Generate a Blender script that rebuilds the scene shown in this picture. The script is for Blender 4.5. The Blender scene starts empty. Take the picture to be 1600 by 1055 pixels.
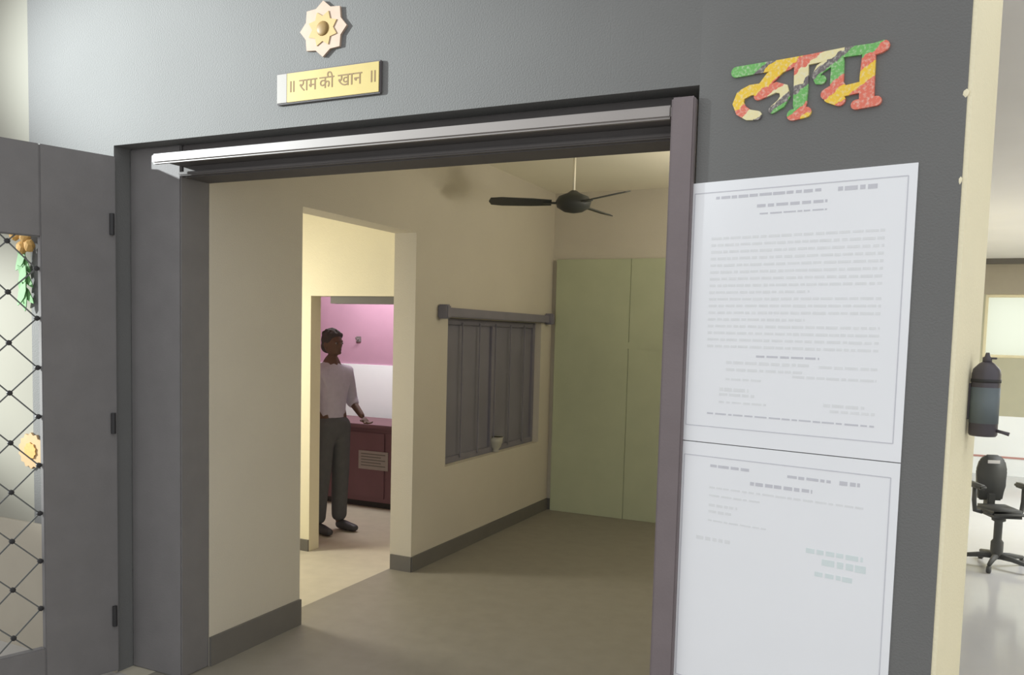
import bpy, bmesh, math, random
from mathutils import Vector, Matrix

random.seed(7)
scene = bpy.context.scene
COL = scene.collection
R = math.radians

# ------------------------------------------------------------------ camera
F_PX, YAW, PITCH, ROLL, HORIZON = 1290.0, R(25), R(4), R(1.5), 522.0
CAM_LOC = Vector((0, -2.81, 1.73))
cd = bpy.data.cameras.new('camera')
cd.sensor_fit = 'HORIZONTAL'
cd.sensor_width = 36.0
cd.lens = F_PX / 1600 * 36.0
cd.clip_start = 0.02
cam = bpy.data.objects.new('camera', cd)
COL.objects.link(cam)
fw = Vector((-math.sin(YAW) * math.cos(PITCH), math.cos(YAW) * math.cos(PITCH), -math.sin(PITCH)))
rt = Vector((math.cos(YAW), math.sin(YAW), 0))
up = rt.cross(fw)
r2 = rt * math.cos(ROLL) + up * math.sin(ROLL)
u2 = -rt * math.sin(ROLL) + up * math.cos(ROLL)
m = Matrix((r2, u2, -fw)).transposed().to_4x4()
m.translation = CAM_LOC
cam.matrix_world = m
principal_y = HORIZON + F_PX * math.tan(PITCH) / math.cos(ROLL)
cd.shift_y = (principal_y - 527.5) / 1600.0
scene.camera = cam

# ------------------------------------------------------------------ world, lights, exposure
scene.view_settings.view_transform = 'Standard'
scene.view_settings.look = 'None'
scene.view_settings.gamma = 1.0
scene.view_settings.use_curve_mapping = False
scene.view_settings.exposure = 0.0

world = bpy.data.worlds.new('overcast_sky')
scene.world = world
world.use_nodes = True
bg = world.node_tree.nodes['Background']
bg.inputs['Color'].default_value = (0.96, 0.98, 1.0, 1)
bg.inputs['Strength'].default_value = 1.18


def add_light(name, kind, loc, target, power, color=(1, 1, 1), **kw):
    ld = bpy.data.lights.new(name, kind)
    ld.energy = power
    ld.color = color
    for k, v in kw.items():
        setattr(ld, k, v)
    o = bpy.data.objects.new(name, ld)
    COL.objects.link(o)
    o.location = loc
    d = Vector(target) - Vector(loc)
    o.rotation_euler = d.to_track_quat('-Z', 'Y').to_euler()
    return o


# added spot out of view, no lamp there: brightens the wall above the door
add_light('added_upper_wall_spot', 'SPOT', (-8.0, -2.8, 3.9), (-2.95, 0.0, 2.85), 5700, (0.92, 0.99, 1.0),
          spot_size=R(18.5), spot_blend=1.0, shadow_soft_size=0.08)
add_light('added_low_wall_spot', 'SPOT', (-8.0, -2.0, 2.6), (-4.0, 0.0, 1.45), 3000, (0.95, 1.0, 0.98),
          spot_size=R(20), spot_blend=0.9, shadow_soft_size=0.08)  # second added spot, brightens the low wall behind the lattice
# daylight through the side window of the passage
add_light('passage_window_light', 'AREA', (-5.28, 1.25, 1.85), (-2.4, 1.35, 0.0), 54, (1.0, 0.95, 0.80),
          shape='RECTANGLE', size=0.6, size_y=1.1)
# unseen fill light added to brighten the pink room's far wall
add_light('pink_room_fill', 'AREA', (-4.7, 3.85, 2.85), (-4.9, 4.6, 1.2), 47, (1.0, 0.98, 0.97),
          shape='RECTANGLE', size=1.2, size_y=0.2)
# fill light added out of view to brighten the lobby
add_light('lobby_fill', 'AREA', (2.7, 6.0, 2.85), (2.5, 6.0, 0), 255, (0.96, 0.98, 1.0),
          shape='RECTANGLE', size=1.6, size_y=3.0)

# point fill added to lift the room, hidden beyond the doorway's edge
add_light('room_point_fill', 'POINT', (-0.45, 3.1, 2.45), (-3.1, 3.0, 2.6), 20, (1.0, 0.95, 0.84), shadow_soft_size=0.12)
add_light('room_ceiling_fill', 'AREA', (-0.40, 3.1, 2.30), (-0.75, 3.1, 3.1), 17, (1.0, 0.95, 0.82), shape='RECTANGLE', size=1.2, size_y=0.25)  # upward fill added to brighten the room ceiling

# ------------------------------------------------------------------ materials
def mat(name, color, rough=0.7, spec=0.3, metal=0.0, var=0.0, scale=6.0, bump=0.0, bscale=120.0, c2=None):
    mt = bpy.data.materials.new(name)
    mt.use_nodes = True
    nt = mt.node_tree
    b = nt.nodes['Principled BSDF']
    b.inputs['Roughness'].default_value = rough
    b.inputs['Specular IOR Level'].default_value = spec
    b.inputs['Metallic'].default_value = metal
    tc = nt.nodes.new('ShaderNodeTexCoord')
    n = nt.nodes.new('ShaderNodeTexNoise')
    n.inputs['Scale'].default_value = scale
    n.inputs['Detail'].default_value = 4
    nt.links.new(tc.outputs['Object'], n.inputs['Vector'])
    mx = nt.nodes.new('ShaderNodeMix')
    mx.data_type = 'RGBA'
    v = max(var, 0.02)
    a = c2 if c2 else tuple(c * (1 - v) for c in color)
    d = tuple(min(1, c * (1 + v)) for c in color)
    mx.inputs[6].default_value = (*a, 1)
    mx.inputs[7].default_value = (*d, 1)
    nt.links.new(n.outputs['Fac'], mx.inputs[0])
    nt.links.new(mx.outputs[2], b.inputs['Base Color'])
    if bump > 0:
        n2 = nt.nodes.new('ShaderNodeTexNoise')
        n2.inputs['Scale'].default_value = bscale
        n2.inputs['Detail'].default_value = 3
        nt.links.new(tc.outputs['Object'], n2.inputs['Vector'])
        bp = nt.nodes.new('ShaderNodeBump')
        bp.inputs['Strength'].default_value = bump
        bp.inputs['Distance'].default_value = 0.01
        nt.links.new(n2.outputs['Fac'], bp.inputs['Height'])
        nt.links.new(bp.outputs['Normal'], b.inputs['Normal'])
    return mt


M = {}
M['facade'] = mat('facade_paint', (0.160, 0.160, 0.155), 0.75, 0.25, var=0.06, scale=3, bump=0.25, bscale=160)
M['cream'] = mat('cream_paint', (0.84, 0.77, 0.55), 0.8, 0.2, var=0.04, scale=3, bump=0.2)
M['wood'] = mat('dark_brown_paint', (0.175, 0.167, 0.165), 0.7, 0.25, var=0.12, scale=8, bump=0.1)
M['lintel'] = mat('dark_lintel_paint', (0.125, 0.116, 0.112), 0.7, 0.2, var=0.12, scale=8, bump=0.1)
M['jamb'] = mat('purple_brown_paint', (0.185, 0.155, 0.158), 0.7, 0.3, var=0.12, scale=8, bump=0.1)
M['rail'] = mat('pale_metal_rail', (0.27, 0.245, 0.23), 0.4, 0.5, var=0.05)
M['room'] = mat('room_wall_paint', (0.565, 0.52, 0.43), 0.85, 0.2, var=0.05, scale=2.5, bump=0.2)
M['ceil'] = mat('ceiling_paint', (0.90, 0.85, 0.70), 0.85, 0.2, var=0.03, scale=2)
M['pass'] = mat('passage_wall_paint', (0.80, 0.74, 0.55), 0.8, 0.2, var=0.03, scale=3, bump=0.15)
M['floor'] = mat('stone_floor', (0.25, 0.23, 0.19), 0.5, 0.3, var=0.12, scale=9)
M['pfloor'] = mat('passage_floor', (0.50, 0.46, 0.36), 0.5, 0.3, var=0.12, scale=9)
M['skirt'] = mat('dark_skirting', (0.15, 0.14, 0.125), 0.6, 0.3, var=0.1)
M['green'] = mat('green_board', (0.46, 0.49, 0.335), 0.85, 0.2, var=0.08, scale=4, bump=0.1)
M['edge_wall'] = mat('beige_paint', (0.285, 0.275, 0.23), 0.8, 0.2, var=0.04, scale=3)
M['winframe'] = mat('window_dark_paint', (0.205, 0.195, 0.222), 0.7, 0.2, var=0.12)
M['bars'] = mat('lattice_steel', (0.12, 0.125, 0.12), 0.5, 0.3)
M['dark'] = mat('near_black', (0.030, 0.029, 0.030), 0.5, 0.35, var=0.15)
M['glass'] = mat('dark_window_glass', (0.200, 0.192, 0.222), 0.6, 0.2, var=0.15, scale=3)
M['pink'] = mat('pink_paint', (0.47, 0.27, 0.37), 0.85, 0.2, var=0.10, scale=4)
M['white'] = mat('white_paint', (0.87, 0.91, 0.94), 0.7, 0.3, var=0.02)
M['maroon'] = mat('maroon_laminate', (0.17, 0.09, 0.105), 0.6, 0.3, var=0.12)
M['paper'] = mat('white_paper', (0.83, 0.84, 0.86), 0.7, 0.25, var=0.015, scale=5)
M['ink'] = mat('grey_print', (0.58, 0.58, 0.62), 0.8, 0.1, var=0.08, scale=40)
M['inkfaint'] = mat('faint_print', (0.745, 0.755, 0.765), 0.8, 0.1, var=0.06, scale=40)
M['inkgreen'] = mat('green_stamp_ink', (0.68, 0.75, 0.75), 0.8, 0.1, var=0.06, scale=40)
M['yellow'] = mat('yellow_plate', (0.44, 0.345, 0.12), 0.5, 0.3, var=0.08, scale=12)
M['plate_glare'] = mat('pale_plate_glare', (0.30, 0.28, 0.255), 0.5, 0.3)
M['brown_ink'] = mat('brown_lettering', (0.22, 0.15, 0.08), 0.7, 0.2)
M['edge'] = mat('plate_edge', (0.10, 0.09, 0.09), 0.6, 0.3)
M['star'] = mat('peach_star', (0.46, 0.345, 0.265), 0.6, 0.3, var=0.12, scale=25)
M['star2'] = mat('yellow_star', (0.46, 0.325, 0.135), 0.55, 0.3, var=0.12, scale=25)
M['star3'] = mat('ochre_boss', (0.24, 0.15, 0.05), 0.5, 0.3)
M['fan'] = mat('fan_enamel', (0.055, 0.058, 0.055), 0.5, 0.3)
M['leaf'] = mat('leaf_green', (0.12, 0.30, 0.10), 0.6, 0.3, var=0.3, scale=30)
M['marigold'] = mat('marigold_orange', (0.60, 0.36, 0.12), 0.7, 0.2, var=0.2, scale=60)
M['skin'] = mat('skin', (0.13, 0.075, 0.055), 0.6, 0.3, var=0.06)
M['hair'] = mat('black_hair', (0.06, 0.05, 0.05), 0.7, 0.3, var=0.2, scale=40)
M['shirt'] = mat('lavender_grey_shirt', (0.50, 0.46, 0.54), 0.85, 0.1, var=0.10, scale=25)
M['trouser'] = mat('dark_trousers', (0.11, 0.112, 0.115), 0.85, 0.1, var=0.15, scale=20)
M['shoe'] = mat('black_shoes', (0.06, 0.06, 0.065), 0.5, 0.3)
M['eye'] = mat('eye_white', (0.25, 0.23, 0.21), 0.5, 0.4)
M['lobby_floor'] = mat('glossy_lobby_floor', (0.52, 0.52, 0.53), 0.14, 0.5, var=0.03)
M['lobby_ceil'] = mat('lobby_ceiling', (0.85, 0.84, 0.84), 0.8, 0.2, var=0.04, scale=2)
M['lobby_olive'] = mat('lobby_olive_paint', (0.47, 0.46, 0.35), 0.8, 0.2, var=0.04)
M['lobby_grey'] = mat('lobby_taupe_paint', (0.40, 0.36, 0.29), 0.8, 0.2, var=0.06)
M['red'] = mat('red_strip', (0.50, 0.27, 0.25), 0.6, 0.3)
M['cyl'] = mat('slate_cylinder', (0.070, 0.062, 0.072), 0.4, 0.4, var=0.15, scale=12)
M['label'] = mat('teal_label', (0.13, 0.155, 0.165), 0.5, 0.3)
M['chair'] = mat('charcoal_chair', (0.085, 0.087, 0.085), 0.6, 0.3, var=0.15)
M['ground'] = mat('porch_floor', (0.42, 0.40, 0.37), 0.8, 0.2, var=0.1, scale=3)
M['pale'] = mat('pale_ceramic', (0.42, 0.40, 0.33), 0.5, 0.4)


def letter_material():
    mt = mat('striped_festive_print', (0.8, 0.8, 0.8), 0.6, 0.3)
    nt = mt.node_tree
    b = nt.nodes['Principled BSDF']
    tc = nt.nodes.new('ShaderNodeTexCoord')
    sp = nt.nodes.new('ShaderNodeSeparateXYZ')
    nt.links.new(tc.outputs['Object'], sp.inputs[0])
    # t = (1842.6 u - 2833.1 z + 7561.6) / 1800 : diagonal colour bands
    a = nt.nodes.new('ShaderNodeMath'); a.operation = 'MULTIPLY_ADD'
    a.inputs[1].default_value = 1842.6 / 1800; a.inputs[2].default_value = (7561.6 - 2833.1 * 2.43) / 1800
    nt.links.new(sp.outputs['X'], a.inputs[0])
    c = nt.nodes.new('ShaderNodeMath'); c.operation = 'MULTIPLY_ADD'
    c.inputs[1].default_value = -2833.1 / 1800
    nt.links.new(sp.outputs['Z'], c.inputs[0]); nt.links.new(a.outputs[0], c.inputs[2])
    nz = nt.nodes.new('ShaderNodeTexNoise'); nz.inputs['Scale'].default_value = 45
    nt.links.new(tc.outputs['Object'], nz.inputs['Vector'])
    d = nt.nodes.new('ShaderNodeMath'); d.operation = 'MULTIPLY_ADD'
    d.inputs[1].default_value = 0.05
    nt.links.new(nz.outputs['Fac'], d.inputs[0]); nt.links.new(c.outputs[0], d.inputs[2])
    rp = nt.nodes.new('ShaderNodeValToRGB')
    rp.color_ramp.interpolation = 'CONSTANT'
    G, K, Y, RD, CR = (0.17, 0.46, 0.13), (0.17, 0.15, 0.15), (0.85, 0.57, 0.06), (0.74, 0.19, 0.13), (0.80, 0.72, 0.40)
    bands = [(0, G), (600, K), (650, Y), (800, RD), (905, CR), (1030, K), (1085, G), (1240, RD), (1340, Y), (1455, RD)]
    el = rp.color_ramp.elements
    while len(el) < len(bands):
        el.new(1.0)
    for e, (t, colr) in zip(el, bands):
        e.position = t / 1800 + 0.025
        e.color = (*colr, 1)
    nt.links.new(d.outputs[0], rp.inputs['Fac'])
    # mottled print: pale flecks over the bands
    n2 = nt.nodes.new('ShaderNodeTexNoise'); n2.inputs['Scale'].default_value = 110
    nt.links.new(tc.outputs['Object'], n2.inputs['Vector'])
    mr = nt.nodes.new('ShaderNodeMapRange')
    mr.inputs['From Min'].default_value = 0.48; mr.inputs['From Max'].default_value = 0.72
    mr.inputs['To Max'].default_value = 0.45
    nt.links.new(n2.outputs['Fac'], mr.inputs['Value'])
    mx = nt.nodes.new('ShaderNodeMix'); mx.data_type = 'RGBA'
    mx.inputs[7].default_value = (0.80, 0.78, 0.66, 1)
    nt.links.new(mr.outputs[0], mx.inputs[0]); nt.links.new(rp.outputs[0], mx.inputs[6])
    nt.links.new(mx.outputs[2], b.inputs['Base Color'])
    return mt


M['letters'] = letter_material()


# ------------------------------------------------------------------ mesh helpers
def bm_new():
    return bmesh.new()


def box(bm, x0, x1, y0, y1, z0, z1, bevel=0.0):
    vs = [bm.verts.new(p) for p in ((x0, y0, z0), (x1, y0, z0), (x1, y1, z0), (x0, y1, z0),
                                    (x0, y0, z1), (x1, y0, z1), (x1, y1, z1), (x0, y1, z1))]
    fs = [bm.faces.new([vs[i] for i in q]) for q in
          ((3, 2, 1, 0), (4, 5, 6, 7), (0, 1, 5, 4), (1, 2, 6, 5), (2, 3, 7, 6), (3, 0, 4, 7))]
    if bevel > 0:
        es = list({e for f in fs for e in f.edges})
        bmesh.ops.bevel(bm, geom=es, offset=bevel, segments=2, affect='EDGES')
    return bm


def tube(bm, pts, radii, n=12, caps=True):
    """swept round tube through points with a radius per point"""
    pts = [Vector(p) for p in pts]
    if not hasattr(radii, '__len__'):
        radii = [radii] * len(pts)
    rings = []
    prev = None
    for i, p in enumerate(pts):
        d = (pts[min(i + 1, len(pts) - 1)] - pts[max(i - 1, 0)]).normalized()
        if prev is None:
            ref = Vector((0, 0, 1)) if abs(d.z) < 0.9 else Vector((1, 0, 0))
            a = d.cross(ref).normalized()
        else:
            a = (prev - d * prev.dot(d)).normalized()
        prev = a
        b = d.cross(a)
        rings.append([bm.verts.new(p + (a * math.cos(2 * math.pi * k / n) + b * math.sin(2 * math.pi * k / n)) * radii[i])
                      for k in range(n)])
    for r0, r1 in zip(rings, rings[1:]):
        for k in range(n):
            bm.faces.new((r0[k], r0[(k + 1) % n], r1[(k + 1) % n], r1[k]))
    if caps:
        bm.faces.new(list(reversed(rings[0])))
        bm.faces.new(rings[-1])
    return bm


def lathe(bm, prof, n=24, c=(0, 0, 0)):
    return tube(bm, [(c[0], c[1], c[2] + z) for r, z in prof], [max(r, 1e-4) for r, z in prof], n)


def prism(bm, poly, y0, y1):
    """polygon in x-z, extruded from y0 to y1"""
    a = [bm.verts.new((x, y0, z)) for x, z in poly]
    b = [bm.verts.new((x, y1, z)) for x, z in poly]
    n = len(poly)
    bm.faces.new(a)
    bm.faces.new(list(reversed(b)))
    for k in range(n):
        bm.faces.new((a[k], b[k], b[(k + 1) % n], a[(k + 1) % n]))
    return bm


def ribbon(bm, pts, y0, y1, cap=6):
    """flat stroke in x-z with a half width per point and round ends, extruded"""
    P = [Vector((x, z)) for x, z, w in pts]
    L, Rr = [], []
    for i, p in enumerate(P):
        d = (P[min(i + 1, len(P) - 1)] - P[max(i - 1, 0)]).normalized()
        nrm = Vector((-d.y, d.x))
        w = pts[i][2]
        L.append(p + nrm * w)
        Rr.append(p - nrm * w)
    # quads along the stroke, built as one closed shell per segment strip
    def arc(c, frm, w, sgn):
        a0 = math.atan2(frm.y, frm.x)
        return [(c + Vector((math.cos(a0 + sgn * math.pi * k / cap), math.sin(a0 + sgn * math.pi * k / cap))) * w)
                for k in range(1, cap)]
    start = arc(P[0], Rr[0] - P[0], pts[0][2], -1)
    end = arc(P[-1], L[-1] - P[-1], pts[-1][2], -1)
    rim = L + end + list(reversed(Rr)) + start
    fr = {}
    for yy in (y0, y1):
        fr[yy] = [bm.verts.new((q.x, yy, q.y)) for q in rim]
    nL, nE = len(L), len(end)
    n = len(rim)
    for yy, flip in ((y0, True), (y1, False)):
        v = fr[yy]
        for i in range(nL - 1):
            q = [v[i], v[i + 1], v[n - len(start) - 1 - (i + 1)], v[n - len(start) - 1 - i]]
            bm.faces.new(q)
        bm.faces.new([v[nL - 1]] + v[nL:nL + nE] + [v[nL + nE]])
        bm.faces.new([v[n - len(start) - 1]] + v[n - len(start):] + [v[0]])
    a, b = fr[y0], fr[y1]
    for k in range(n):
        bm.faces.new((a[k], a[(k + 1) % n], b[(k + 1) % n], b[k]))
    bmesh.ops.recalc_face_normals(bm, faces=bm.faces)
    return bm


def obj(name, bm, material, parent=None, smooth=False):
    bmesh.ops.recalc_face_normals(bm, faces=bm.faces)
    me = bpy.data.meshes.new(name)
    bm.to_mesh(me)
    bm.free()
    me.materials.append(M[material] if isinstance(material, str) else material)
    if smooth:
        for p in me.polygons:
            p.use_smooth = True
    o = bpy.data.objects.new(name, me)
    COL.objects.link(o)
    if parent:
        o.parent = parent
    return o


def tag(o, label=None, cat=None, group=None, kind=None):
    if label: o['label'] = label
    if cat: o['category'] = cat
    if group: o['group'] = group
    if kind: o['kind'] = kind
    return o


def empty(name, loc=(0, 0, 0), rz=0.0):
    o = bpy.data.objects.new(name, None)
    COL.objects.link(o)
    o.empty_display_size = 0.1
    o.location = loc
    o.rotation_euler = (0, 0, rz)
    return o


def boxes(name, material, blist, parent=None, bevel=0.0):
    bm = bm_new()
    for b in blist:
        box(bm, *b, bevel=bevel)
    return obj(name, bm, material, parent)


def struct(name, material, blist, label=None, cat=None, bevel=0.0):
    return tag(boxes(name, material, blist, None, bevel), label, cat, kind='structure')


# ------------------------------------------------------------------ the setting: front of the building
CEIL = 3.10
BACK_Y = 4.72
struct('wall_front', 'facade',
       [(-4.045, -3.435, 0, 0.27, 0, 2.575), (-4.045, -0.649, 0, 0.27, 2.575, 4.0)],
       'grey painted front wall above the wide doorway', 'wall')
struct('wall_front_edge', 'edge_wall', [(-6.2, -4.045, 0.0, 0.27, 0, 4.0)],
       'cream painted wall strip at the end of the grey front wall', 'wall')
struct('trim_3', 'lobby_grey', [(-4.6, -3.435, -0.012, 0.0, 0, 0.68)],
       'dull brown painted band at the foot of the front wall', 'trim')
struct('ground_porch', 'ground', [(-9, 6, -9, 0.0, -0.1, 0.0)], 'grey porch floor before the doorway', 'floor')

# door frame in the front wall
fr = empty('trim_1', (-2.0, 0, 0))
tag(fr, 'dark brown frame around the wide doorway', 'door frame', kind='structure')


def fpart(name, material, b, bevel=0.006):
    x0, x1, y0, y1, z0, z1 = b
    return boxes(name, material, [(x0 + 2.0, x1 + 2.0, y0, y1, z0, z1)], fr, bevel)


fpart('jamb', 'wood', (-3.435, -3.10, 0.09, 0.27, 0, 2.575))
fpart('jamb', 'jamb', (-0.735, -0.655, -0.03, 0.27, 0, 2.535))
fpart('lintel', 'lintel', (-3.10, -0.735, 0.10, 0.27, 2.425, 2.575))
fpart('lintel_rail', 'rail', (-3.17, -0.735, -0.018, 0.014, 2.470, 2.515), 0.008)
fpart('lintel_ledge', 'lintel', (-3.10, -0.735, 0.014, 0.10, 2.474, 2.511), 0.002)
fpart('lintel_moulding', 'lintel', (-3.10, -0.735, 0.075, 0.10, 2.428, 2.446), 0.005)

# angled pier on the other side of the doorway
PA = -R(12)
PB = Vector((-0.649, 0, 0))
pier = empty('wall_pier', PB, PA)
tag(pier, 'grey painted wall pier carrying the white notices', 'wall', kind='structure')
boxes('pier_face', 'facade', [(0.0, 0.80, 0.0, 0.45, 0, 4.0)], pier)
boxes('pier_return', 'cream', [(0.80, 0.812, 0.003, 0.455, 0, 4.0)], pier)
for z, s in ((2.43, 0.009), (2.19, 0.007)):      # chipped paint on the arris
    bm = bm_new()
    bmesh.ops.create_icosphere(bm, subdivisions=1, radius=s)
    for v in bm.verts:
        v.co = Vector((v.co.x * 0.8 + 0.797, v.co.y * 0.25, v.co.z * 1.3 + z)) + Vector((random.uniform(-.002, .002), 0, random.uniform(-.003, .003)))
    obj('paint_chip', bm, 'cream', pier)
# ------------------------------------------------------------------ the open steel door with its scissor lattice
DA = R(-106.86)
door = empty('door_1', (-3.437, -0.03, 0), DA)
tag(door, 'dark brown door leaf standing open, with crossed lattice panel', 'door', kind='structure')
DW = 1.15
boxes('stile', 'wood', [(-0.026, 0.305, -0.02, 0.02, 0.02, 2.52)], door, 0.004)
boxes('stile', 'wood', [(DW - 0.10, DW, -0.02, 0.02, 0.02, 2.52)], door, 0.004)
boxes('top_rail', 'wood', [(0.305, DW - 0.10, -0.02, 0.02, 2.11, 2.52)], door, 0.004)
boxes('bottom_rail', 'wood', [(0.305, DW - 0.10, -0.02, 0.02, 0.02, 0.22)], door, 0.004)
pu, pz, u0, z_top, z_bot = 0.1145, 0.1115, 0.318, 2.11, 0.22
u1 = DW - 0.10


def lattice_bar(ua, za, ub, zb, yy):
    bm = bm_new()
    ribbon(bm, [(ua, za, 0.0030), (ub, zb, 0.0030)], yy, yy + 0.004, cap=2)
    return obj('lattice_bar', bm, 'bars', door)


z_node = 1.745
slope = pz / pu
for i in range(-16, 24):
    zc = z_node + i * 2 * pz
    for sgn, yy in ((1, -0.004), (-1, 0.0005)):
        ua, za, ub, zb = u0, zc, u1, zc + sgn * slope * (u1 - u0)
        lo, hi = z_bot, z_top
        # clip the bar to the panel
        t0, t1 = 0.0, 1.0
        dz = zb - za
        ta, tb = sorted(((lo - za) / dz, (hi - za) / dz))
        t0, t1 = max(t0, ta), min(t1, tb)
        if t1 - t0 < 0.05:
            continue
        lattice_bar(ua + (ub - ua) * t0, za + dz * t0, ua + (ub - ua) * t1, za + dz * t1, yy)
riv = bm_new()
lathe(riv, [(0.003, -0.008), (0.012, -0.006), (0.012, 0.006), (0.003, 0.008)], 8)
bmesh.ops.rotate(riv, verts=riv.verts, cent=(0, 0, 0), matrix=Matrix.Rotation(math.pi / 2, 3, 'X'))
first = None
for j in range(0, 6):
    for i in range(-8, 3):
        z = z_node + i * 2 * pz + (j % 2) * pz
        u = u0 + j * pu
        if not (z_bot + .02 < z < z_top - .02) or u > u1 - .02:
            continue
        if first is None:
            first = obj('lattice_rivet', riv, 'dark', door)
            first.location = (u, 0, z)
        else:
            c = first.copy()
            COL.objects.link(c)
            c.parent = door
            c.location = (u, 0, z)
for z in (0.3, 1.25, 2.2):
    bm = bm_new()
    lathe(bm, [(0.011, -0.05), (0.011, 0.05)], 10, (-0.004, 0.028, z))
    obj('hinge', bm, 'dark', door)

# ------------------------------------------------------------------ the room behind the doorway
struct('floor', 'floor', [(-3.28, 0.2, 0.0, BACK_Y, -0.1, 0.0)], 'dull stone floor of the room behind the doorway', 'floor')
struct('ceiling', 'ceil', [(-3.28, 0.2, 0.27, BACK_Y, CEIL, CEIL + 0.1)], 'cream ceiling of the room behind the doorway', 'ceiling')
OY0, OY1, OZ = 0.97, 2.19, 2.42
WY0, WY1, WZ0, WZ1 = 2.66, 4.46, 0.70, 1.84
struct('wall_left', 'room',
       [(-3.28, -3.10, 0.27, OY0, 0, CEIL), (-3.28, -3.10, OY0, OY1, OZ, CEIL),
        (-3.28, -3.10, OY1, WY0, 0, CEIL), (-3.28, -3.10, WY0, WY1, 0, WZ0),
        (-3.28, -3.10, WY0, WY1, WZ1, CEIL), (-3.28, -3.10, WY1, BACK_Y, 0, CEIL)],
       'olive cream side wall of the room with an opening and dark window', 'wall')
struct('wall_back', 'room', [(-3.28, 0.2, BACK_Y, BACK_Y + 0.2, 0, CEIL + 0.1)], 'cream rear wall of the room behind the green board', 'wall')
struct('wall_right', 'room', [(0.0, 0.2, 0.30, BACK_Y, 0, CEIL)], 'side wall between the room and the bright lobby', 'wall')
struct('baseboard_left', 'skirt', [(-3.10, -3.085, 0.27, OY0, 0, 0.15), (-3.10, -3.085, OY1, BACK_Y, 0, 0.11),
                                   (-3.27, -3.095, OY1 - 0.012, OY1, 0, 0.11)],
       'dark skirting along the side wall of the room', 'baseboard')
struct('baseboard_back', 'skirt', [(-3.085, 0.0, BACK_Y - 0.015, BACK_Y, 0, 0.11)],
       'dark skirting along the rear wall of the room', 'baseboard')

# dark window in the side wall
win = empty('window_1', (-3.19, (WY0 + WY1) / 2, WZ0))
tag(win, 'dark unlit window in the side wall of the room', 'window', kind='structure')
hy, hz = (WY1 - WY0) / 2, WZ1 - WZ0
for a in ((-hy, -hy + .05, 0, hz), (hy - .05, hy, 0, hz), (-hy + .05, hy - .05, 0, .05), (-hy + .05, hy - .05, hz - .05, hz), (-.025, .025, .05, hz - .05)):
    boxes('window_frame', 'winframe', [(-0.03, 0.03, a[0], a[1], a[2], a[3])], win, 0.004)
for a in ((-hy + .05, -.025), (.025, hy - .05)):
    boxes('pane', 'glass', [(-0.006, 0.006, a[0], a[1], .05, hz - .05)], win)
for k in range(1, 6):
    y = -hy + k * 2 * hy / 6 + 0.03
    bm = bm_new()
    tube(bm, [(0.04, y, 0.03), (0.04, y, hz - 0.03)], 0.006, 8)
    obj('grille_bar', bm, 'winframe', win)

rod = empty('curtain_rod', (-3.10, (WY0 + WY1) / 2, 1.86))
tag(rod, 'dark curtain rod box fixed over the unlit window', 'curtain rod')
boxes('pelmet', 'winframe', [(0.0, 0.05, -hy - 0.11, hy + 0.08, -0.015, 0.055)], rod, 0.006)
for s in (-hy - 0.13, hy + 0.10):
    boxes('end_block', 'winframe', [(0.0, 0.085, s - 0.03, s + 0.03, -0.03, 0.075)], rod, 0.01)

cup = empty('bowl', (-3.145, 3.62, WZ0 + 0.0))
tag(cup, 'small pale bowl on the sill of the dark window', 'bowl')
bm = bm_new()
lathe(bm, [(0.03, 0.0), (0.034, 0.012), (0.026, 0.02), (0.05, 0.05), (0.062, 0.09), (0.066, 0.13), (0.060, 0.13), (0.05, 0.08), (0.01, 0.045)], 20)
obj('bowl_body', bm, 'pale', cup, True)
bm = bm_new()
tube(bm, [(0.066 * math.cos(t * math.pi / 12), 0.066 * math.sin(t * math.pi / 12), 0.13) for t in range(25)], 0.004, 6)
obj('rim', bm, 'pale', cup, True)

# green board against the rear wall
gp = empty('green_partition_board', (-2.0, BACK_Y - 0.03, 0))
tag(gp, 'tall dull green board standing against the rear wall of the room', 'board')
xs = [-1.05, -0.30, 0.45, 1.2]
for a, b in zip(xs, xs[1:]):
    boxes('panel', 'green', [(a + 0.0015, b - 0.0015, -0.012, 0.012, 0.0, 2.46)], gp, 0.003)
boxes('cross_batten', 'green', [(-0.85, 0.9, -0.015, -0.012, 1.62, 1.68)], gp, 0.003)

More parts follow.
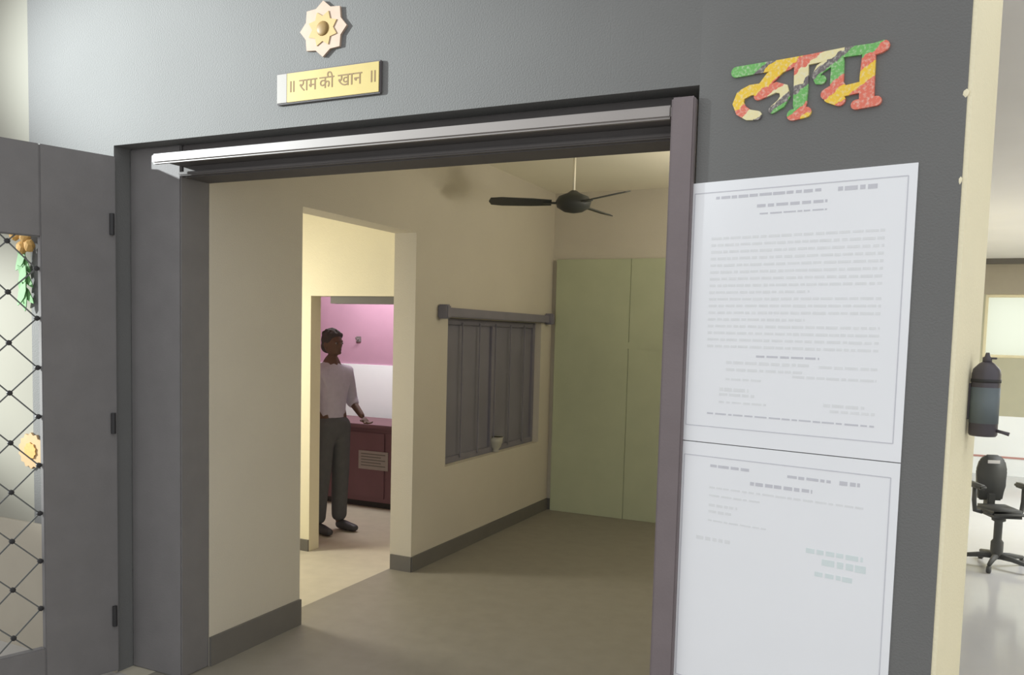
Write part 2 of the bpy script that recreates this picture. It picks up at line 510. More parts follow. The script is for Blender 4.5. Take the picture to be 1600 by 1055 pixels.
# ceiling fan
fan = empty('ceiling_fan', (-2.2, 2.88, 2.69))
tag(fan, 'dark three-bladed ceiling fan hanging in the room', 'ceiling fan')
bm = bm_new()
lathe(bm, [(0.02, -0.07), (0.07, -0.06), (0.12, -0.03), (0.13, 0.01), (0.11, 0.045), (0.05, 0.07), (0.02, 0.09)], 24)
obj('motor', bm, 'fan', fan, True)
bm = bm_new()
tube(bm, [(0, 0, 0.08), (0, 0, CEIL - 2.69 - 0.05)], 0.010, 10)
obj('down_rod', bm, 'ceil', fan, True)
bm = bm_new()
lathe(bm, [(0.015, CEIL - 2.69 - 0.08), (0.05, CEIL - 2.69 - 0.03), (0.06, CEIL - 2.69)], 20)
obj('ceiling_cup', bm, 'ceil', fan, True)
for a in (205, 325, 85):
    bm = bm_new()
    prism(bm, [(0.16, -0.045), (0.30, -0.062), (0.52, -0.070), (0.60, -0.055), (0.615, 0.0), (0.60, 0.055), (0.52, 0.070), (0.30, 0.062), (0.16, 0.045)], -0.004, 0.004)
    bmesh.ops.rotate(bm, verts=bm.verts, cent=(0, 0, 0), matrix=Matrix.Rotation(R(90), 3, 'X'))
    bmesh.ops.rotate(bm, verts=bm.verts, cent=(0, 0, 0), matrix=Matrix.Rotation(R(14), 3, 'X'))
    bl = obj('blade', bm, 'fan', fan)
    bl.rotation_euler = (0, 0, R(a))
    bm = bm_new()
    box(bm, 0.10, 0.22, -0.018, 0.018, -0.008, 0.004, 0.002)
    obj('blade_iron', bm, 'fan', bl)

# ------------------------------------------------------------------ the passage beyond the side opening
EY, ET = 2.27, 0.12          # end wall of the passage
DX, DZ = -4.08, 1.98         # doorway into the pink room
PX = -5.40
struct('floor_passage', 'pfloor', [(-7.0, -3.28, 0.0, 5.0, -0.1, 0.0)], 'pale floor of the bright passage and pink room', 'floor')
struct('ceiling_passage', 'ceil', [(-7.0, -3.28, 0.27, 5.0, CEIL, CEIL + 0.1)], 'cream ceiling over the passage', 'ceiling')
struct('wall_end', 'pass', [(-7.0, DX, EY, EY + ET, 0, CEIL), (DX, -3.28, EY, EY + ET, DZ, CEIL)],
       'bright cream end wall of the passage with a doorway', 'wall')
struct('wall_passage', 'pass', [(PX - 0.15, PX, 0.27, 0.85, 0, CEIL), (PX - 0.15, PX, 2.0, EY, 0, CEIL),
                                (PX - 0.15, PX, 0.85, 2.0, 0, 1.1), (PX - 0.15, PX, 0.85, 2.0, 2.35, CEIL)],
       'cream outer wall of the passage with a window opening', 'wall')
struct('baseboard_end', 'skirt', [(PX, DX, EY - 0.012, EY, 0, 0.09)], 'brown skirting at the foot of the passage end wall', 'baseboard')
struct('trim_2', 'skirt', [(DX + 0.16, -3.29, EY + 0.03, EY + ET - 0.005, DZ - 0.055, DZ)],  # dark colour stands in for shade on the door head's underside
       'dark bar painted in as shade under the head of the inner doorway', 'trim')

# ------------------------------------------------------------------ the pink room
KY = 4.60
struct('wall_pink', 'pink', [(-7.0, -3.28, KY, KY + 0.15, 1.36, CEIL), (-7.15, -7.0, EY, KY + 0.15, 0, CEIL)], 'pink upper part of the far wall beyond the inner doorway', 'wall')
struct('wall_white_dado', 'white', [(-7.0, -3.28, KY - 0.015, KY + 0.15, 0, 1.36)], 'white lower part of the far wall behind the counter', 'wall')
hk = empty('wall_hook', (-5.30, KY, 1.63))
tag(hk, 'small dark hook on the pink wall above the counter', 'hook')
boxes('hook_plate', 'jamb', [(-0.03, 0.03, -0.012, 0.0, -0.03, 0.03)], hk, 0.003)
bm = bm_new()
tube(bm, [(0, -0.01, 0), (0, -0.05, -0.005), (0, -0.06, 0.02)], 0.006, 8)
obj('peg', bm, 'jamb', hk)

ct = empty('counter', (-4.45, 4.08, 0))
tag(ct, 'dark maroon counter behind the standing person', 'counter')
boxes('body', 'maroon', [(-0.93, 1.0, -0.24, 0.30, 0.06, 0.78)], ct, 0.004)
boxes('plinth', 'dark', [(-0.93, 1.0, -0.21, 0.30, 0.0, 0.06)], ct)
boxes('counter_top', 'maroon', [(-0.94, 1.02, -0.28, 0.32, 0.78, 0.82)], ct, 0.006)
for k in range(4):
    x = -0.93 + k * 0.4825
    boxes('front_panel', 'maroon', [(x + 0.02, x + 0.4625, -0.252, -0.24, 0.10, 0.74)], ct, 0.004)
pn = empty('paper_notice', (-4.56, 3.822, 0.47))
tag(pn, 'grey paper notice stuck on the front of the maroon counter', 'notice')
M['greypaper'] = mat('grey_paper', (0.34, 0.31, 0.29), 0.8, 0.2, var=0.1, scale=30)
boxes('sheet', 'greypaper', [(-0.17, 0.17, 0.0, 0.005, -0.09, 0.09)], pn)
bm = bm_new()
for k in range(5):
    box(bm, -0.14, 0.14 - 0.05 * (k % 2), -0.001, 0.0, 0.055 - k * 0.028, 0.065 - k * 0.028)
tag(obj('printed_text', bm, 'skirt', pn), kind='stuff')


# ------------------------------------------------------------------ the person
def skin_bm(chains, rootco, subdiv=1):
    """chains: lists of (x,y,z,rx,ry); equal coordinates are welded. returns a new mesh"""
    idx, vs, es, rad = {}, [], [], []
    for ch in chains:
        prev = None
        for (x, y, z, rx, ry) in ch:
            k = (round(x, 4), round(y, 4), round(z, 4))
            if k not in idx:
                idx[k] = len(vs)
                vs.append((x, y, z))
                rad.append((rx, ry))
            if prev is not None and (prev, idx[k]) not in es:
                es.append((prev, idx[k]))
            prev = idx[k]
    me = bpy.data.meshes.new('skin_tmp')
    me.from_pydata(vs, es, [])
    o = bpy.data.objects.new('skin_tmp', me)
    COL.objects.link(o)
    md = o.modifiers.new('skin', 'SKIN')
    md.use_smooth_shade = True
    lay = me.skin_vertices[0].data
    for i, r in enumerate(rad):
        lay[i].radius = r
        lay[i].use_root = False
    lay[idx[tuple(round(c, 4) for c in rootco)]].use_root = True
    sb = o.modifiers.new('sub', 'SUBSURF')
    sb.levels = subdiv
    dg = bpy.context.evaluated_depsgraph_get()
    dg.update()
    out = bpy.data.meshes.new_from_object(o.evaluated_get(dg))
    bpy.data.objects.remove(o)
    bpy.data.meshes.remove(me)
    return out


def remesh(meshes, voxel, smooth_it=4):
    bm = bmesh.new()
    for me in meshes:
        bm.from_mesh(me)
    me = bpy.data.meshes.new('rm_tmp')
    bm.to_mesh(me)
    bm.free()
    o = bpy.data.objects.new('rm_tmp', me)
    COL.objects.link(o)
    md = o.modifiers.new('r', 'REMESH')
    md.mode = 'VOXEL'
    md.voxel_size = voxel
    ms = o.modifiers.new('s', 'SMOOTH')
    ms.iterations = smooth_it
    ms.factor = 0.5
    dg = bpy.context.evaluated_depsgraph_get()
    dg.update()
    out = bpy.data.meshes.new_from_object(o.evaluated_get(dg))
    bpy.data.objects.remove(o)
    bpy.data.meshes.remove(me)
    for p in out.polygons:
        p.use_smooth = True
    return out


def ell(c, r, seg=20):
    bm = bmesh.new()
    bmesh.ops.create_uvsphere(bm, u_segments=seg, v_segments=seg // 2 + 2, radius=1.0)
    for v in bm.verts:
        v.co = Vector((v.co.x * r[0] + c[0], v.co.y * r[1] + c[1], v.co.z * r[2] + c[2]))
    me = bpy.data.meshes.new('ell')
    bm.to_mesh(me)
    bm.free()
    return me


def link_mesh(name, me, material, parent):
    me.materials.clear()
    me.materials.append(M[material])
    o = bpy.data.objects.new(name, me)
    COL.objects.link(o)
    o.parent = parent
    return o


# person's own frame: faces -y, x to the person's left; height 1.70
per = empty('person', (-4.33, 2.87, 0), R(78))
tag(per, 'person in lavender-grey shirt and dark trousers standing in the inner doorway', 'person')


def leg(s, dy):
    return [(0, 0, 0.95, .14, .10), (s * 0.085, 0.0, 0.88, .088, .092), (s * 0.095, -0.01 + dy * .5, 0.50, .058, .060),
            (s * 0.10, 0.005 + dy * .8, 0.36, .056, .060), (s * 0.105, 0.02 + dy, 0.09, .036, .040)]


def foot(s, dy):
    return [(s * 0.105, 0.02 + dy, 0.09, .036, .040), (s * 0.11, 0.0 + dy, 0.045, .038, .036), (s * 0.125, -0.12 + dy, 0.032, .038, .026), (s * 0.13, -0.18 + dy, 0.028, .028, .020)]


spine = [(0, 0, 0.95, .14, .10), (0, 0.005, 1.08, .125, .09), (0, 0.0, 1.25, .15, .10), (0, 0.01, 1.38, .12, .085), (0, 0.012, 1.45, .055, .055), (0, 0.0, 1.53, .052, .054)]
elbowL, wristL = (0.245, 0.03, 1.11), (0.20, -0.17, 0.98)
elbowR, wristR = (-0.235, 0.04, 1.10), (-0.22, -0.03, 0.86)


def arm(s, e, w):
    return [(0, 0.01, 1.38, .12, .085), (s * 0.165, 0.015, 1.375, .055, .055), (e[0], e[1], e[2], .040, .042), (w[0], w[1], w[2], .026, .028)]


def hand(w, d, side, lat):
    """palm, four fingers of unequal length and a thumb; d: pointing direction, lat: across the knuckles"""
    w, d, lat = Vector(w), Vector(d).normalized(), Vector(lat).normalized()
    nrm = d.cross(lat).normalized() * side
    ms = []
    palm_c = w + d * 0.05
    ms.append(skin_bm([[(*w, .024, .026), (*(w + d * 0.04), .034, .018), (*(w + d * 0.085), .038, .015)]], w, 1))
    for k, (off, ln) in enumerate(((-0.030, 0.066), (-0.010, 0.078), (0.010, 0.073), (0.029, 0.058))):
        p0 = w + d * 0.075 + lat * off
        p1 = p0 + d * ln * 0.45 + nrm * 0.006
        p2 = p1 + d * ln * 0.30 + nrm * 0.016
        p3 = p2 + d * ln * 0.20 + nrm * 0.018
        ms.append(skin_bm([[(*p0, .0095, .0095), (*p1, .009, .009), (*p2, .0082, .0082), (*p3, .0068, .0068)]], p0, 1))
    t0 = w + d * 0.03 - lat * 0.028
    t1 = t0 + d * 0.03 - lat * 0.022 + nrm * 0.008
    t2 = t1 + d * 0.028 - lat * 0.004 + nrm * 0.010
    ms.append(skin_bm([[(*t0, .013, .013), (*t1, .011, .011), (*t2, .008, .008)]], t0, 1))
    return ms


body_parts = [skin_bm([spine, leg(1, 0), leg(-1, 0.03), foot(1, 0), foot(-1, 0.03), arm(1, elbowL, wristL), arm(-1, elbowR, wristR)], (0, 0, 0.95))]
head = [ell((0, 0.0, 1.615), (.074, .092, .098)), ell((0, -0.018, 1.565), (.058, .070, .062)), ell((0, -0.075, 1.535), (.028, .020, .018)),
        ell((0, -0.094, 1.598), (.013, .018, .024), 12), ell((0, -0.086, 1.562), (.026, .010, .008), 12),
        ell((.074, 0.008, 1.60), (.010, .020, .030), 12), ell((-.074, 0.008, 1.60), (.010, .020, .030), 12),
        ell((0, -0.078, 1.632), (.052, .016, .010), 12)]
body_parts += head
body_parts += hand(wristL, (-0.25, -0.75, -0.35), 1, (0.9, -0.3, 0))
body_parts += hand(wristR, (0.0, -0.12, -1), -1, (0.15, 1, 0))
link_mesh('body', remesh(body_parts, 0.0075, 3), 'skin', per)
for s in (-1, 1):
    e = link_mesh('eye', ell((s * 0.030, -0.083, 1.614), (.013, .009, .008), 12), 'eye', per)
    link_mesh('pupil', ell((s * 0.030, -0.0905, 1.614), (.0055, .003, .0055), 10), 'hair', e)
# hair: tufts over a cap
hp = [ell((0, 0.016, 1.640), (.084, .092, .086)), ell((0, 0.06, 1.585), (.066, .05, .06))]
for k in range(46):
    a = random.uniform(0, 2 * math.pi)
    rr = random.uniform(0, 0.075)
    x, y = rr * math.cos(a), 0.012 + rr * math.sin(a) * 1.05
    zz = 1.64 + 0.083 * math.sqrt(max(0.05, 1 - (rr / 0.086) ** 2))
    hp.append(ell((x, y, zz), (.018, .020, random.uniform(.014, .024)), 8))
for k in range(10):
    x = -0.06 + 0.12 * k / 9
    hp.append(ell((x, -0.066 + abs(x) * 0.4, 1.682), (.014, .016, .022), 8))
link_mesh('hair', remesh(hp, 0.008, 1), 'hair', per)


def grow(chains, k, lo=None):
    return [[(x, y, z, rx + k, ry + k) for (x, y, z, rx, ry) in ch] for ch in chains]


sh = [(0, 0.0, 0.90, .135, .095), (0, 0.003, 0.99, .140, .100), (0, 0.005, 1.10, .145, .105), (0, 0.0, 1.25, .165, .115), (0, 0.01, 1.385, .125, .095), (0, 0.012, 1.445, .070, .070), (0, 0.010, 1.475, .060, .062)]


def sleeve(s, e, w):
    f = Vector(e).lerp(Vector(w), 0.35)
    return [(0, 0.01, 1.385, .125, .095), (s * 0.168, 0.015, 1.372, .070, .070), (e[0], e[1], e[2], .058, .060), (f.x, f.y, f.z, .052, .054)]


shirt = link_mesh('shirt', remesh([skin_bm([sh, sleeve(1, elbowL, wristL), sleeve(-1, elbowR, wristR)], (0, 0.0, 0.90), 2)], 0.010, 2), 'shirt', per)


def tleg(s, dy):
    return [(0, 0, 1.03, .160, .124), (0, 0, 0.94, .160, .120), (s * 0.085, 0.0, 0.85, .100, .104), (s * 0.095, -0.01 + dy * .5, 0.50, .078, .080),
            (s * 0.10, 0.005 + dy * .8, 0.36, .074, .078), (s * 0.105, 0.015 + dy, 0.07, .066, .070)]


link_mesh('trousers', remesh([skin_bm([tleg(1, 0), tleg(-1, 0.03)], (0, 0, 1.03), 2)], 0.010, 2), 'trouser', per)
for s, dy in ((1, 0), (-1, 0.03)):
    sm = skin_bm([[(s * 0.108, 0.05 + dy, 0.05, .046, .046), (s * 0.112, -0.03 + dy, 0.048, .048, .045), (s * 0.125, -0.13 + dy, 0.036, .048, .034), (s * 0.132, -0.19 + dy, 0.032, .036, .028)]], (s * 0.108, 0.05 + dy, 0.05), 2)
    for v in sm.vertices:
        v.co.z = max(v.co.z, 0.0)
    for p in sm.polygons:
        p.use_smooth = True
    link_mesh('shoe', sm, 'shoe', per)

# ------------------------------------------------------------------ the lobby past the pier
struct('floor_lobby', 'lobby_floor', [(0.2, 4.5, 0.0, 10.0, -0.1, 0.0)], 'glossy pale floor of the bright lobby', 'floor')
struct('ceiling_lobby', 'lobby_ceil', [(0.2, 4.5, 0.45, 10.2, 2.90, 3.0)], 'pale ceiling of the bright lobby', 'ceiling')
LZ0, LZ1, LX0, LX1 = 1.58, 2.43, 1.02, 2.4
struct('wall_lobby', 'lobby_olive', [(0.0, 4.5, 10.0, 10.2, 0.80, LZ0), (0.0, LX0, 10.0, 10.2, LZ0, LZ1), (LX1, 4.5, 10.0, 10.2, LZ0, LZ1)],
       'olive cream wall band at the end of the lobby', 'wall')
struct('wall_lobby_foot', 'white', [(0.0, 4.5, 9.99, 10.2, 0.0, 0.80)], 'white lower wall band at the end of the lobby', 'wall')
struct('wall_lobby_head', 'lobby_grey', [(0.0, 4.5, 10.0, 10.2, LZ1, 2.90)], 'taupe wall band above the lobby window', 'wall')
struct('wall_lobby_side', 'cream', [(4.5, 4.7, 0.45, 10.2, 0, 2.90), (0.0, 0.2, BACK_Y + 0.2, 10.0, 0, 2.90)], 'cream side walls of the lobby', 'wall')
struct('trim_4', 'red', [(0.2, 4.5, 9.98, 9.99, 0.235, 0.26)], 'thin red strip low on the lobby end wall', 'trim')
struct('beam_lobby', 'skirt', [(0.2, 4.5, 9.93, 10.0, 2.83, 2.90)], 'dark beam across the lobby above the bright window', 'beam')
lw = empty('window_2', ((LX0 + LX1) / 2, 10.06, LZ0))
tag(lw, 'bright daylit window at the end of the lobby', 'window', kind='structure')
mt = bpy.data.materials.new('frosted_daylit_glass')
mt.use_nodes = True
nt = mt.node_tree
nt.nodes.clear()
o_ = nt.nodes.new('ShaderNodeOutputMaterial')
tr = nt.nodes.new('ShaderNodeBsdfTranslucent')
tr.inputs['Color'].default_value = (0.96, 0.96, 0.80, 1)
tp = nt.nodes.new('ShaderNodeBsdfTransparent')
tp.inputs['Color'].default_value = (0.90, 0.92, 0.86, 1)
mxs = nt.nodes.new('ShaderNodeMixShader')
mxs.inputs[0].default_value = 0.35
nt.links.new(tp.outputs[0], mxs.inputs[1])
nt.links.new(tr.outputs[0], mxs.inputs[2])
nt.links.new(mxs.outputs[0], o_.inputs[0])
M['frosted'] = mt
hw, hh = (LX1 - LX0) / 2, LZ1 - LZ0
for a in ((-hw, -hw + .04, 0, hh), (hw - .04, hw, 0, hh), (-hw + .04, hw - .04, 0, .04), (-hw + .04, hw - .04, hh - .04, hh)):
    boxes('window_frame', 'cream', [(a[0], a[1], -0.03, 0.03, a[2], a[3])], lw, 0.004)
boxes('pane', 'frosted', [(-hw + .04, hw - .04, -0.003, 0.003, .04, hh - .04)], lw)

# office chair in the lobby
oc = empty('office_chair', (0.78, 4.62, 0), R(20))
tag(oc, 'black office swivel chair with armrests on the glossy lobby floor', 'chair')
bm = bm_new()
prism(bm, [(-.09, .50), (-.105, .62), (-.115, .74), (-.095, .82), (-.05, .865), (.05, .865), (.095, .82), (.115, .74), (.105, .62), (.09, .50)], 0.14, 0.19)
bmesh.ops.bevel(bm, geom=list(bm.edges), offset=0.012, segments=2, affect='EDGES')
obj('backrest', bm, 'chair', oc, True)
bm = bm_new()
prism(bm, [(-.045, .800), (.045, .800), (.045, .825), (-.045, .825)], 0.130, 0.139)
obj('grip_slot', bm, 'lobby_ceil', oc)
bm = bm_new()
box(bm, -.13, .13, -.16, .16, .41, .475, 0.025)
obj('seat', bm, 'chair', oc, True)
bm = bm_new()
box(bm, -.03, .03, 0.13, 0.21, .40, .56, 0.008)
obj('back_bracket', bm, 'chair', oc)
for s in (-1, 1):
    bm = bm_new()
    tube(bm, [(s * .12, .02, .43), (s * .175, .02, .44), (s * .185, .02, .52), (s * .185, .02, .62)], 0.018, 8)
    a = obj('armrest', bm, 'chair', oc, True)
    bm = bm_new()
    box(bm, s * .185 - .028, s * .185 + .028, -.12, .13, .62, .66, 0.012)
    obj('arm_pad', bm, 'chair', a, True)
bm = bm_new()
lathe(bm, [(.05, .40), (.05, .37), (.03, .36), (.03, .22), (.045, .20), (.045, .09), (.05, .07)], 16)
obj('gas_column', bm, 'chair', oc, True)
for k in range(5):
    a = R(72 * k + 18)
    bm = bm_new()
    tube(bm, [(0, 0, .09), (.12 * math.cos(a), .12 * math.sin(a), .085), (.25 * math.cos(a), .25 * math.sin(a), .065)], [.026, .021, .015], 8)
    lg = obj('base_leg', bm, 'chair', oc, True)
    bm = bm_new()
    tube(bm, [(.25 * math.cos(a) - .014 * math.sin(a), .25 * math.sin(a) + .014 * math.cos(a), .027), (.25 * math.cos(a) + .014 * math.sin(a), .25 * math.sin(a) - .014 * math.cos(a), .027)], .027, 12)
    obj('castor', bm, 'chair', lg, True)

# ------------------------------------------------------------------ things fixed to the pier and wall
def on_pier(u, v, z):
    return PB + Vector((math.cos(PA), math.sin(PA), 0)) * u + Vector((-math.sin(PA), math.cos(PA), 0)) * v + Vector((0, 0, z))


# cylinder hung on the cream return of the pier
fe = empty('extinguisher_cylinder', on_pier(0.856, 0.28, 1.455), PA)
tag(fe, 'small slate-dark cylinder with pointed valve hung on the cream pier edge', 'cylinder')
bm = bm_new()
lathe(bm, [(.036, 0), (.040, .006), (.040, .190), (.037, .205), (.022, .222), (.013, .228)], 24)
obj('body', bm, 'cyl', fe, True)
bm = bm_new()
lathe(bm, [(.0406, .04), (.0406, .15)], 24)
obj('label_band', bm, 'label', fe, True)
bm = bm_new()
lathe(bm, [(.013, .226), (.013, .240), (.008, .244), (.005, .256)], 12)
vv = obj('valve', bm, 'cyl', fe, True)
bm = bm_new()
box(bm, -0.012, 0.026, -0.005, 0.005, .236, .242, 0.001)
obj('lever', bm, 'cyl', vv)
bm = bm_new()
tube(bm, [(.036, -.01, .02), (.055, -.012, .016), (.072, -.014, .012)], [.005, .005, .006], 8)
obj('nozzle', bm, 'cyl', fe, True)
boxes('bracket', 'cyl', [(-0.0438, -0.038, -0.015, 0.015, 0.05, 0.16)], fe, 0.001)
bm = bm_new()
lathe(bm, [(.0415, .165), (.0415, .175)], 24)
obj('strap', bm, 'dark', fe, True)


# notices: white sheets with frame lines and faint print
def notice(label, z0, z1, rules, border, tilt=0.0):
    n = empty('notice_sheet', on_pier(0.338, -0.0035, z0), PA)
    tag(n, label, 'notice', 'white notices on the grey pier')
    w, h = 0.349, z1 - z0
    boxes('paper', 'paper', [(-w, w, -0.0015, 0.0030, 0, h)], n)
    bl, br, bb, bt = border
    e = 0.0016
    for a in ((bl, br, bt - e, bt + e), (bl, br, bb - e, bb + e), (bl - e, bl + e, bb, bt), (br - e, br + e, bb, bt)):
        boxes('border_line', 'ink', [(a[0], a[1], -0.0022, -0.0015, a[2], a[3])], n)
    for mt_, lines in rules.items():
        bm = bm_new()
        for (xa, xb, z, th, seed) in lines:
            rnd = random.Random(seed)
            x = xa
            while x < xb:
                ln = min(rnd.uniform(0.012, 0.040), xb - x)
                if ln > 0.003:
                    box(bm, x, x + ln, -0.0021, -0.0015, z - th / 2 * rnd.uniform(.7, 1), z + th / 2)
                x += ln + rnd.uniform(0.004, 0.008)
        tag(obj('printed_text', bm, mt_, n), kind='stuff')
    return n


Z1 = 1.383
para = []
for k, (a, b) in enumerate([(-.27, .27)] * 8 + [(-.27, .06)] + [(-.27, .27)] * 3 + [(-.27, .05)] + [(-.27, .27)] * 4):
    para.append((a, b, 2.063 - Z1 - k * 0.0222, 0.0085, k))
para2 = [(-.20, .07, 1.655 - Z1, .010, 51), (.10, .27, 1.652 - Z1, .009, 52), (-.20, .05, 1.632 - Z1, .009, 53), (.02, .27, 1.618 - Z1, .008, 54),
         (-.20, -.08, 1.600 - Z1, .007, 55), (-.22, -.12, 1.565 - Z1, .012, 57), (-.22, -.10, 1.548 - Z1, .010, 58), (-.22, -.06, 1.523 - Z1, .007, 59), (.12, .24, 1.535 - Z1, .010, 60), (.14, .27, 1.518 - Z1, .009, 61)]
notice('white printed notice, upper of the two sheets on the grey pier', Z1, 2.250,
       {'ink': [(-.26, .08, 2.195 - Z1, .010, 31), (.13, .25, 2.193 - Z1, .014, 32), (-.12, .10, 2.160 - Z1, .010, 33), (-.11, .10, 2.135 - Z1, .005, 34),
                (-.10, .10, 1.678 - Z1, .007, 35), (-.26, .27, 1.482 - Z1, .0055, 36)],
        'inkfaint': para + para2}, (-.335, .325, 1.437 - Z1, 2.215 - Z1))
Z2 = 0.45
notice('white printed notice, lower of the two sheets on the grey pier', Z2, 1.380,
       {'ink': [(-.24, -.10, 1.305 - Z2, .010, 41), (.02, .16, 1.300 - Z2, .010, 42), (-.10, .10, 1.262 - Z2, .012, 43), (.18, .24, 1.300 - Z2, .014, 44)],
        'inkfaint': [(-.24, .26, 1.232 - Z2, .007, 45), (-.24, -.06, 1.205 - Z2, .007, 46), (-.24, -.14, 1.172 - Z2, .010, 47), (-.24, -.16, 1.150 - Z2, .010, 48), (-.24, -.04, 1.120 - Z2, .006, 49), (-.28, -.16, 1.055 - Z2, .014, 50)],
        'inkgreen': [(.09, .26, 1.075 - Z2, .016, 61), (.14, .27, 1.045 - Z2, .022, 62), (.12, .24, 1.005 - Z2, .016, 63)]},
       (-.335, .325, .56 - Z2, 1.335 - Z2))

# the word in striped letters
ST = {'head': [(0.1294, 2.5934, 0.0423), (0.2667, 2.5931, 0.0381), (0.3571, 2.5928, 0.0381), (0.4695, 2.5962, 0.0355), (0.5487, 2.5932, 0.0355), (0.5763, 2.5952, 0.0406)],
      'la1': [(0.3021, 2.5887, 0.0381), (0.2743, 2.5832, 0.0423), (0.2434, 2.5590, 0.0465), (0.2159, 2.5286, 0.0465), (0.1792, 2.5290, 0.0423), (0.1480, 2.5178, 0.0445), (0.1397, 2.4942, 0.0465), (0.1503, 2.4696, 0.0465), (0.1754, 2.4520, 0.0423), (0.2053, 2.4462, 0.0355)],
      'la2': [(0.2060, 2.5074, 0.0355), (0.2346, 2.5171, 0.0406), (0.2628, 2.5253, 0.0406), (0.2864, 2.5161, 0.0403), (0.2928, 2.4928, 0.0403), (0.2797, 2.4724, 0.0386), (0.2537, 2.4570, 0.0296)],
      'aa': [(0.3390, 2.5774, 0.0550), (0.3406, 2.5128, 0.0550), (0.3397, 2.4621, 0.0525)],
      'aaf': [(0.3186, 2.4326, 0.0440), (0.3599, 2.4355, 0.0406)],
      'bh': [(0.4567, 2.5936, 0.0355), (0.4250, 2.5744, 0.0381), (0.3959, 2.5594, 0.0381), (0.3850, 2.5412, 0.0338), (0.3942, 2.5263, 0.0355), (0.4026, 2.5260, 0.0338)],
      'bh2': [(0.4480, 2.5721, 0.0465), (0.4480, 2.5095, 0.0491)],
      'bh3': [(0.4182, 2.4809, 0.0406), (0.4553, 2.4951, 0.0465)],
      'bh4': [(0.4271, 2.4696, 0.0381), (0.4589, 2.4566, 0.0423)],
      'bh5': [(0.4528, 2.4806, 0.0381), (0.5293, 2.4869, 0.0406)],
      'bh6': [(0.5368, 2.5825, 0.0465), (0.5347, 2.5152, 0.0525), (0.5362, 2.4470, 0.0525)],
      'bh7': [(0.5067, 2.4366, 0.0355), (0.5646, 2.4396, 0.0355)],
      'bh8': [(0.5365, 2.5874, 0.0423), (0.5703, 2.5925, 0.0423)]}
wd = empty('wall_lettering', on_pier(0, 0, 2.43), PA)
tag(wd, 'festive striped Hindi lettering on the pier above the notices', 'lettering')
for nm, keys in (('headline', ['head']), ('letter', ['la1', 'la2']), ('letter', ['aa', 'aaf']), ('letter', ['bh', 'bh2', 'bh3', 'bh4', 'bh5', 'bh6', 'bh7', 'bh8'])):
    bm = bm_new()
    for q, k in enumerate(keys):
        pts = [(u, z - 2.43, w * 0.4) for u, z, w in ST[k]]
        ribbon(bm, pts, -0.008 - 0.0003 * q - (0.0004 if nm == 'headline' else 0), 0.0)
    obj(nm, bm, 'letters', wd)


# name plate above the door
def text_mesh(body, size, depth):
    cu = bpy.data.curves.new('txt', 'FONT')
    cu.body = body
    cu.size = size
    cu.extrude = depth
    cu.resolution_u = 3
    cu.align_x = 'CENTER'
    o = bpy.data.objects.new('txt', cu)
    COL.objects.link(o)
    dg = bpy.context.evaluated_depsgraph_get()
    dg.update()
    me = bpy.data.meshes.new_from_object(o.evaluated_get(dg))
    bpy.data.objects.remove(o)
    bpy.data.curves.remove(cu)
    for v in me.vertices:
        v.co = Vector((v.co.x, -v.co.z, v.co.y))
    return me


np_ = empty('name_plate', (-2.175, 0, 2.668))
np_.scale = (1, 0.5, 1)
tag(np_, 'yellow name plate with brown Hindi lettering above the doorway', 'name plate')
boxes('backing', 'edge', [(-0.262, 0.262, -0.026, 0.0, 0.0, 0.130)], np_, 0.003)
boxes('face', 'yellow', [(-0.205, 0.255, -0.032, -0.026, 0.006, 0.124)], np_, 0.001)
boxes('glare_end', 'plate_glare', [(-0.258, -0.206, -0.032, -0.026, 0.006, 0.124)], np_, 0.001)  # pale colour imitates glare on the left end of the plate
for body, x in (('॥', -0.180), ('राम', -0.095), ('की', 0.0), ('खान', 0.115), ('॥', 0.225)):
    me = text_mesh(body, 0.072, 0.0008)
    if len(me.vertices):
        t = link_mesh('lettering', me, 'brown_ink', np_)
        t.location = (x, -0.0328, 0.046)

# star ornament
so = empty('star_ornament', (-2.20, 0, 2.954))
so.scale = (1, 0.55, 1)
tag(so, 'peach and yellow eight-pointed star ornament above the name plate', 'ornament')


def star(n, ro, ri, y0, y1, rot=0.0):
    bm = bm_new()
    poly = []
    for k in range(2 * n):
        a = rot + math.pi * k / n + math.pi / 2
        r = ro if k % 2 == 0 else ri
        poly.append((r * math.cos(a) * 1.05, r * math.sin(a)))
    return prism(bm, poly, y0, y1)


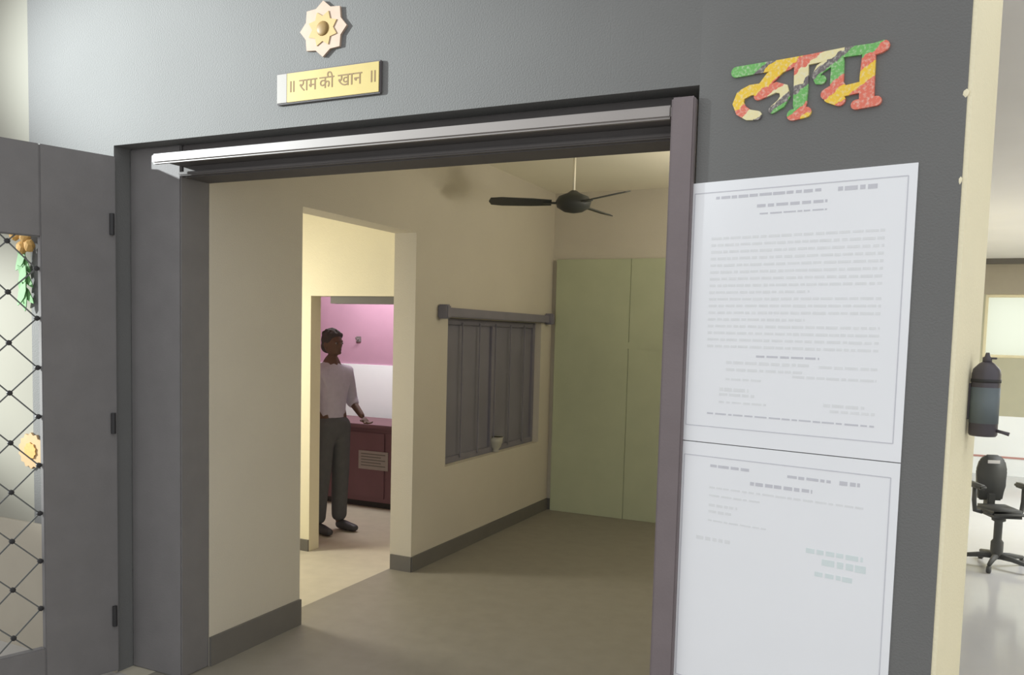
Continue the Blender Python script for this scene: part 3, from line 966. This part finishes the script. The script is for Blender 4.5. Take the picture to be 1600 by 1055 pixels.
obj('star_plate', star(8, 0.112, 0.090, -0.020, 0.0), 'star', so)
obj('star_petals', star(8, 0.072, 0.050, -0.026, -0.020, R(22.5)), 'star2', so)
bm = bm_new()
lathe(bm, [(0.030, 0.0), (0.028, 0.006), (0.016, 0.012), (0.004, 0.014)], 16)
bmesh.ops.rotate(bm, verts=bm.verts, cent=(0, 0, 0), matrix=Matrix.Rotation(R(90), 3, 'X'))
b = obj('centre_boss', bm, 'star3', so, True)
b.location = (0, -0.026, 0)

# hanging of leaves and marigolds on the wall behind the lattice
gl = empty('leaf_garland', (-4.06, -0.03, 1.80))
tag(gl, 'green leaves and orange marigolds hung on the wall behind the lattice', 'garland')
bm = bm_new()
tube(bm, [(0, 0.015, 0.42), (0, 0.0, 0.2), (0, 0.0, 0.02)], 0.004, 6)
obj('string', bm, 'leaf', gl)
for k in range(9):
    z = 0.30 - (k // 3) * 0.085
    x = (-0.075, 0.0, 0.075)[k % 3]
    bm = bm_new()
    prism(bm, [(0, 0.0), (0.022, -0.04), (0.026, -0.08), (0.012, -0.13), (0, -0.15), (-0.012, -0.13), (-0.026, -0.08), (-0.022, -0.04)], -0.002, 0.002)
    lf = obj('leaf', bm, 'leaf', gl)
    lf.location = (x * 0.5, -0.006 - 0.004 * (k % 3), z)
    lf.rotation_euler = (0.1, R((-38, 4, 34)[k % 3] + random.uniform(-8, 8)), 0)
for k in range(4):
    bm = bm_new()
    bmesh.ops.create_icosphere(bm, subdivisions=2, radius=0.033)
    for v in bm.verts:
        v.co *= random.uniform(0.85, 1.12)
        v.co.y *= 0.7
    f = obj('marigold', bm, 'marigold', gl)
    f.location = ((-0.03, 0.045, 0.02, 0.075)[k], -0.02, (0.37, 0.35, 0.30, 0.31)[k])
rs = empty('paper_rosette', (-4.05, 0.0, 1.06))
tag(rs, 'pale orange paper rosette on the wall low behind the lattice', 'rosette')
M['rosette'] = mat('pale_orange_paper', (0.52, 0.36, 0.20), 0.8, 0.2, var=0.1, scale=20)
obj('petal_disc', star(14, 0.095, 0.082, -0.012, 0.0), 'rosette', rs)
obj('inner_disc', star(10, 0.045, 0.038, -0.018, -0.012), 'marigold', rs)
